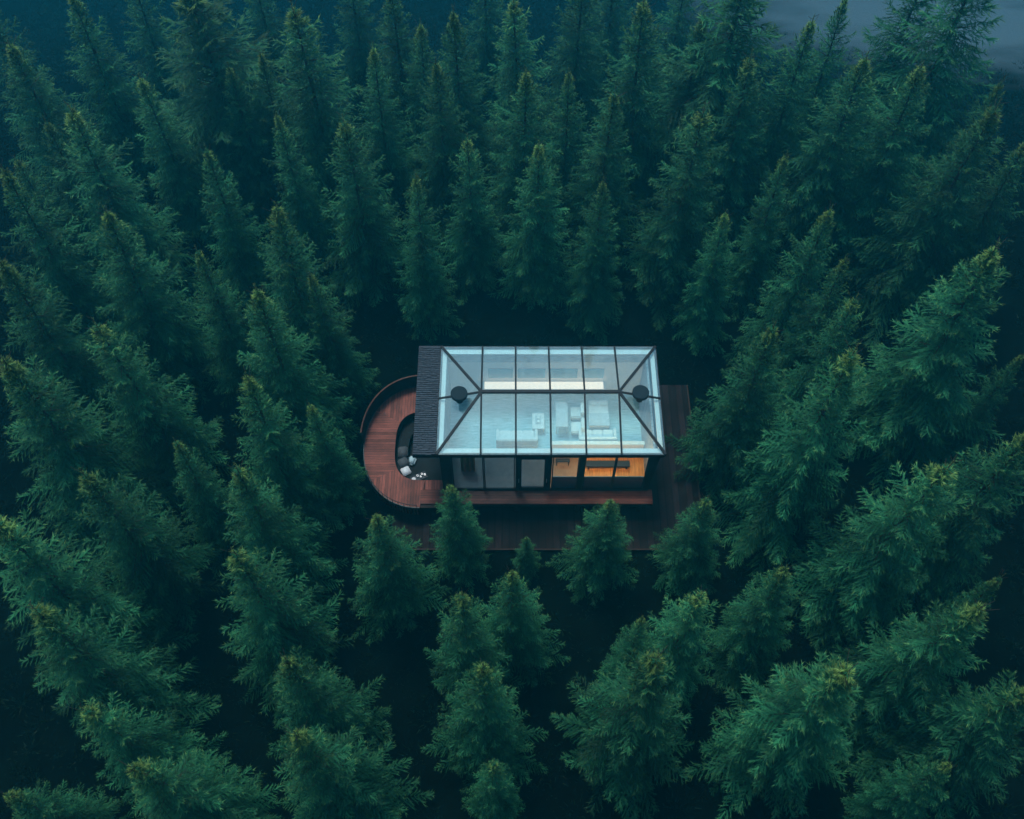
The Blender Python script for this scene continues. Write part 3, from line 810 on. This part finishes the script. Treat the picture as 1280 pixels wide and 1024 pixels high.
# px, py: where the tip stands in the picture; h: height in metres; k: slenderness (1 = usual); label
TREES = [
 # ---- top edge
 (84, -4, 12.3, 1.31, 'hazy spruce at the top left corner, its tip cut by the top edge'),
 (238, -30, 14.0, 2.30, 'broad dark spruce without visible tip at the top edge left of centre'),
 (374, 4, 14.0, 1.49, 'tall spruce with thin brown leader, its tip just inside the top edge left of centre'),
 (490, -22, 12.3, 1.31, 'dim blue spruce at the top edge between the brown leader spruce and the centre'),
 (520, 32, 10.6, 1.09, 'slim hazy spruce just left of the tall pair near the top centre'),
 (570, 12, 12.3, 1.17, 'tall slim spruce near the top edge, first left of the centre line'),
 (655, -6, 12.3, 1.23, 'spruce cut by the top edge right on the centre line'),
 (715, 86, 10.4, 1.05, 'small hazy spruce right of the centre line in the third row behind the cabin'),
 (812, 2, 13.1, 1.37, 'tall spruce touching the top edge right of centre, paler than its neighbours'),
 (725, -40, 12.3, 1.31, 'faint spruce at the top edge just right of the centre line'),
 (878, 20, 11.5, 1.16, 'hazy spruce between the pale tall one and the dark mass at the top edge'),
 (935, -62, 15.6, 1.84, 'large dark spruce mass at the top edge beside the pale mist patch'),
 (1010, 26, 12.3, 1.16, 'spruce standing at the near edge of the pale mist patch, left of a slim dark one'),
 (1060, -2, 12.3, 0.99, 'slim dark spruce outlined against the pale mist patch'),
 (1163, -58, 14.0, 1.42, 'dark spruce with spreading boughs in the middle of the mist patch edge'),
 (1243, -85, 16.3, 1.62, 'largest dark spruce outlined at the top right corner'),
 (150, -48, 11.5, 1.15, 'misty spruce at the top edge between the corner spruce and the broad dark one'),
 (308, -62, 12.0, 1.10, 'misty spruce at the top edge just left of the brown leader spruce'),
 (432, -52, 11.5, 1.10, 'misty spruce at the top edge just right of the brown leader spruce'),
 (606, -64, 11.5, 1.10, 'misty spruce at the top edge left of the centre line, without visible tip'),
 (775, -72, 12.0, 1.10, 'misty spruce at the top edge just left of the pale tall one'),
 (858, -56, 12.0, 1.10, 'misty spruce at the top edge just right of the pale tall one'),
 (-30, -20, 12.0, 1.20, 'misty spruce cut by the very top left corner'),
 # ---- upper left
 (8, 52, 11.5, 1.39, 'dim spruce low in the haze at the left edge near the top'),
 (50, 150, 9.8, 1.07, 'dim slender spruce behind the bright tipped one at upper left'),
 (18, 195, 9.0, 1.03, 'small dim spruce half hidden at the left edge in the upper part'),
 (84, 142, 12.6, 1.49, 'broad bright tipped spruce at upper left with long right hand boughs'),
 (178, 92, 10.9, 1.16, 'hazy spruce standing alone between two dark gaps at upper left'),
 (283, 78, 10.6, 1.06, 'left one of two small hazy spruces close together at upper left'),
 (322, 70, 10.6, 0.99, 'right one of two small hazy spruces close together at upper left'),
 (350, 143, 10.6, 1.01, 'narrow dim spruce at the left foot of the tall brown leader spruce'),
 (462, 63, 10.9, 1.07, 'hazy spruce right of the tall brown leader spruce in the second row'),
 (548, 76, 11.8, 1.24, 'spruce standing before the tall slim one near the top centre'),
 (655, 92, 11.5, 1.23, 'spruce on the centre line in the third row behind the cabin'),
 (761, 115, 11.5, 1.14, 'grey green spruce with bare leader, three rows behind the right half of the cabin'),
 (945, 74, 12.3, 1.25, 'tall spruce up right of the cabin, second row below the top edge'),
 (1080, 76, 12.6, 1.37, 'olive tipped hazy spruce below the mist patch, left of a brighter one'),
 (1157, 82, 12.6, 1.30, 'bright spruce with bent tip below the mist patch at upper right'),
 (1235, 132, 13.5, 1.43, 'large bright spruce with curled tip at upper right near the edge'),
 (1260, 98, 11.5, 0.97, 'faint slim spruce at the right edge behind the curled tip spruce'),
 (1290, 175, 11.5, 1.16, 'dim spruce half outside the right edge in the upper part'),
 # ---- rows behind the cabin
 (-4, 212, 13.0, 1.24, 'spruce with yellow tip at the left edge in the upper third'),
 (254, 182, 10.9, 1.09, 'slim bright tipped spruce beside a dark gap, upper third left of the cabin'),
 (432, 153, 11.8, 1.30, 'broad spruce with a forked bare tip behind the left end of the cabin'),
 (587, 178, 10.1, 1.14, 'spruce behind the cabin just left of the large one on the centre line'),
 (514, 226, 10.6, 1.00, 'spruce in the nearest row behind the shingled roof end'),
 (675, 187, 10.6, 1.24, 'large spruce in the nearest row behind the middle of the glass roof'),
 (754, 226, 10.2, 1.00, 'spruce in the nearest row behind the right half of the glass roof'),
 (874, 137, 12.8, 1.23, 'tall full spruce behind the right end of the cabin'),
 (984, 193, 10.6, 0.98, 'dim spruce in shade between the tall full one and the right hand forest'),
 (912, 266, 9.6, 0.95, 'smaller dim spruce up right of the roof corner'),
 # ---- left side
 (120, 272, 12.4, 1.24, 'full spruce with ragged leader in the left third, second column from the left edge'),
 (0, 330, 13.0, 1.24, 'spruce cut by the left edge at one third of the height'),
 (247, 308, 10.9, 0.98, 'slim spruce with bare tip left of the two spruces nearest the cabin corner'),
 (338, 264, 12.4, 1.24, 'full bright spruce up left of the terrace'),
 (320, 370, 12.4, 1.19, 'upper one of four bright spruces in a column left of the terrace'),
 (305, 474, 12.1, 1.08, 'second from top of four bright spruces in a column left of the terrace'),
 (290, 577, 12.1, 1.13, 'third from top of four bright spruces in a column left of the terrace'),
 (296, 692, 12.4, 1.19, 'lowest of four bright spruces in a column left of the terrace, with sweeping right boughs'),
 (128, 406, 12.4, 1.24, 'full spruce with yellowish leader left of the column of four'),
 (8, 452, 13.3, 1.36, 'large spruce cut by the left edge at mid height'),
 (216, 552, 9.5, 0.92, 'small dull spruce in the dark gap left of the column of four'),
 (103, 592, 12.1, 1.19, 'spruce with hooked tip at lower left, two dark gaps from the terrace'),
 (-8, 668, 13.0, 1.29, 'spruce cut by the left edge at two thirds of the height'),
 (398, 345, 9.9, 0.98, 'dim spruce in shade directly up left of the terrace parapet'),
 (395, 500, 9.0, 0.92, 'dark spruce whose boughs reach over the terrace boards'),
 # ---- lower left
 (38, 768, 13.0, 1.19, 'broad spruce leaning over the lower left with yellow tip and swept boughs'),
 (106, 878, 11.5, 0.99, 'middle one of three spruces in the lower left corner'),
 (172, 942, 12.1, 1.09, 'lowest of three spruces in the lower left corner, with golden bare tip'),
 (5, 990, 9.5, 0.90, 'dim spruce in the bottom left corner'),
 (362, 816, 11.2, 0.99, 'spruce with bare upright leader in the lower left middle'),
 (378, 920, 12.1, 1.09, 'spruce with a star shaped golden tip at the bottom left of centre'),
 # ---- before the porch
 (466, 640, 9.6, 1.18, 'small spruce with pale green tip below the curved terrace'),
 (571, 603, 8.0, 1.09, 'bushy young spruce standing against the left half of the porch'),
 (659, 673, 3.6, 0.86, 'tiny spruce on the dark platform before the porch'),
 (761, 625, 7.4, 1.21, 'bushy young spruce standing against the right half of the porch'),
 (890, 620, 8.0, 1.09, 'spruce beside the right front corner of the dark platform'),
 (576, 742, 11.4, 0.98, 'upper spruce of a stacked pair in the lower centre'),
 (597, 838, 11.5, 0.98, 'lower spruce of a stacked pair in the lower centre, with bare star tip'),
 (643, 717, 9.6, 1.02, 'small spruce right of the stacked pair in the lower centre'),
 (614, 950, 9.5, 0.75, 'small spruce at the bottom edge below the stacked pair'),
 (815, 826, 13.3, 1.18, 'largest brightest spruce at the bottom right of centre'),
 (868, 742, 10.8, 1.02, 'spruce just behind the largest bright one at lower right of centre'),
 (800, 778, 8.2, 0.75, 'dim spruce half hidden behind the largest bright one at its left'),
 # ---- right side
 (968, 402, 12.1, 1.18, 'full spruce nearest the right end of the cabin'),
 (1068, 436, 14.6, 1.18, 'large full spruce right of the one nearest the cabin'),
 (1065, 370, 11.2, 0.98, 'lowest of three staggered spruces up right of the cabin'),
 (1055, 318, 11.2, 0.98, 'middle of three staggered spruces up right of the cabin'),
 (1033, 260, 11.5, 1.08, 'topmost of three staggered spruces up right of the cabin'),
 (1256, 318, 14.2, 1.34, 'very large spruce with drooping tip at the right edge above mid height'),
 (1172, 578, 13.8, 1.29, 'large spruce with feathery boughs right of the cabin, below mid height'),
 (1285, 545, 13.3, 1.25, 'spruce cut by the right edge just below mid height'),
 (1275, 445, 8.6, 0.85, 'dim spruce in shade at the right edge at mid height'),
 # ---- lower right
 (988, 718, 9.9, 0.99, 'small spruce standing alone in a dark gap at lower right'),
 (1218, 750, 13.0, 1.19, 'long boughed spruce at lower right with another tip showing behind it'),
 (1252, 720, 10.9, 0.79, 'spruce tip peeping out behind the long boughed one at lower right'),
 (1056, 828, 13.0, 1.25, 'broad spruce with golden bare tip at the bottom right'),
 (1300, 855, 12.4, 1.19, 'dim spruce cut by the right edge near the bottom'),
 (1190, 960, 8.6, 0.85, 'dim spruce near the bottom right corner'),
]

GROUP = 'spruces of the forest round the cabin'
tr = random.Random(5)
BASES = []
for i, (px, py, h, k, label) in enumerate(TREES):
    x, y, hh, grow = plant(px, py, h)
    (cm, tm), rb = VAR[(i * 5 + i // 6) % len(VAR)]
    t = thing('spruce_tree', label, 'tree', (x, y, ground_z(y)), GROUP)
    BASES.append((x, y, hh, px, py))
    sz = hh / 10.0
    rad = (.15 + .85 * h / 10.0) * grow * k * .90
    t.scale = (rad * tr.uniform(.94, 1.06), rad * tr.uniform(.94, 1.06), sz)
    t.rotation_euler = (tr.gauss(0, .012), tr.gauss(0, .012), tr.uniform(0, 6.283))
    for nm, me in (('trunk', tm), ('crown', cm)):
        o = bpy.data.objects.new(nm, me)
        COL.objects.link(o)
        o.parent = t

# ---------------------------------------------------------------- undergrowth and the wood beyond the picture
def blades(name, P, D, Ln, Wd, Yg, Sh, seed):
    rs = np.random.RandomState(seed)
    n = len(P)
    rv = rs.normal(0, 1, (n, 3)) * .6 + np.array([0, 0, .6])
    sd_ = np.cross(D, rv); sd_ /= np.maximum(1e-6, np.linalg.norm(sd_, axis=1))[:, None]
    co = np.stack([P - sd_ * Wd[:, None], P + sd_ * Wd[:, None], P + D * Ln[:, None]], 1).reshape(-1, 3)
    me = bpy.data.meshes.new(name)
    me.vertices.add(3 * n); me.vertices.foreach_set('co', co.astype(np.float32).ravel())
    me.loops.add(3 * n); me.loops.foreach_set('vertex_index', np.arange(3 * n, dtype=np.int32))
    me.polygons.add(n); me.polygons.foreach_set('loop_start', np.arange(0, 3 * n, 3, dtype=np.int32))
    for an, av in (('young', Yg), ('shade', Sh)):
        at = me.attributes.new(an, 'FLOAT', 'POINT'); at.data.foreach_set('value', np.repeat(av, 3).astype(np.float32))
    me.materials.append(M['needles'])
    me.update(calc_edges=True)
    o = bpy.data.objects.new(name, me)
    COL.objects.link(o)
    o['kind'] = 'stuff'
    return o
rs = np.random.RandomState(3)
nt_ = 13000
c = np.stack([rs.uniform(-56, 56, nt_), rs.uniform(-24, 92, nt_), np.full(nt_, -.25)], 1)
c[:, 2] += [ground_z(q) for q in c[:, 1]]
keep = ~((c[:, 0] > -8.0) & (c[:, 0] < 9.8) & (c[:, 1] > -5.4) & (c[:, 1] < 4.9))
keep &= np.hypot(c[:, 0] - MIST_PATCH[0], c[:, 1] - MIST_PATCH[1]) > 19 + 20 * rs.uniform(0, 1, nt_)
c = c[keep]
per = 44
sc = np.repeat(rs.uniform(.35, 1.2, len(c)), per)
ang = rs.uniform(0, 6.283, len(c) * per); el = rs.uniform(.2, 1.2, len(c) * per)
D = np.stack([np.cos(ang) * np.cos(el), np.sin(ang) * np.cos(el), np.sin(el)], 1)
P = np.repeat(c, per, 0) + D * (rs.uniform(0, .8, len(D)) * sc)[:, None]
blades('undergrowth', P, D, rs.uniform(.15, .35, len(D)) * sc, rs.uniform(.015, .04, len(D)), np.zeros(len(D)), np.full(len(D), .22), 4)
# outer wood: a mass of spruces all round, outside what the picture counts
ci = []
tries = 0
while len(ci) < 230 and tries < 20000:
    tries += 1
    x, y = rs.uniform(-75, 75), rs.uniform(-42, 84)
    gz_ = ground_z(y)
    if any(w_ > 0 and -90 < u_ < 1370 and -90 < v_ < 1130 for u_, v_, w_ in (project(x, y, gz_ + q) for q in (0, 4, 8, 12, 17))): continue
    if y > 60 and abs(x) < 60: continue
    if min((math.hypot(x - q[0], y - q[1]) for q in ci), default=9) < 3.1: continue
    if min(math.hypot(x - q[0], y - q[1]) for q in BASES) < 2.4: continue
    ci.append((x, y, rs.uniform(9, 15)))
pp, dd, ll, ww = [], [], [], []
for x, y, h in ci:
    k = 2600
    t = rs.uniform(0, 1, k) ** .6
    ang = rs.uniform(0, 6.283, k)
    lob = 1 + .2 * np.sin(ang * 5 + t * 40)
    r = h * .165 * t ** .9 * rs.uniform(.35, 1.1, k) * lob
    pp.append(np.stack([x + r * np.cos(ang), y + r * np.sin(ang), ground_z(y) + h * (1 - .92 * t) - r * .25], 1))
    d = np.stack([np.cos(ang), np.sin(ang), rs.uniform(-.6, .4, k)], 1)
    dd.append(d / np.linalg.norm(d, axis=1)[:, None]); ll.append(rs.uniform(.35, .8, k)); ww.append(rs.uniform(.03, .09, k))
P = np.concatenate(pp)
blades('surrounding_wood', P, np.concatenate(dd), np.concatenate(ll), np.concatenate(ww), np.full(len(P), .1), np.full(len(P), .9), 6)

# ---------------------------------------------------------------- haze
hz = MB().box(-175, 175, -135, 215, -36, 60).build('haze', M['ground'])
hz['kind'] = 'stuff'
hz.name = 'haze'
m = bpy.data.materials.new('haze')
m.use_nodes = True
n = m.node_tree
n.nodes.remove(n.nodes['Principled BSDF'])
pv = n.nodes.new('ShaderNodeVolumePrincipled')
pv.inputs['Color'].default_value = (0.03, 0.50, 0.70, 1)
pv.inputs['Density'].default_value = 0.0028
pv.inputs['Anisotropy'].default_value = 0.6
n.links.new(pv.outputs[0], n.nodes['Material Output'].inputs['Volume'])
hz.data.materials.clear(); hz.data.materials.append(m)
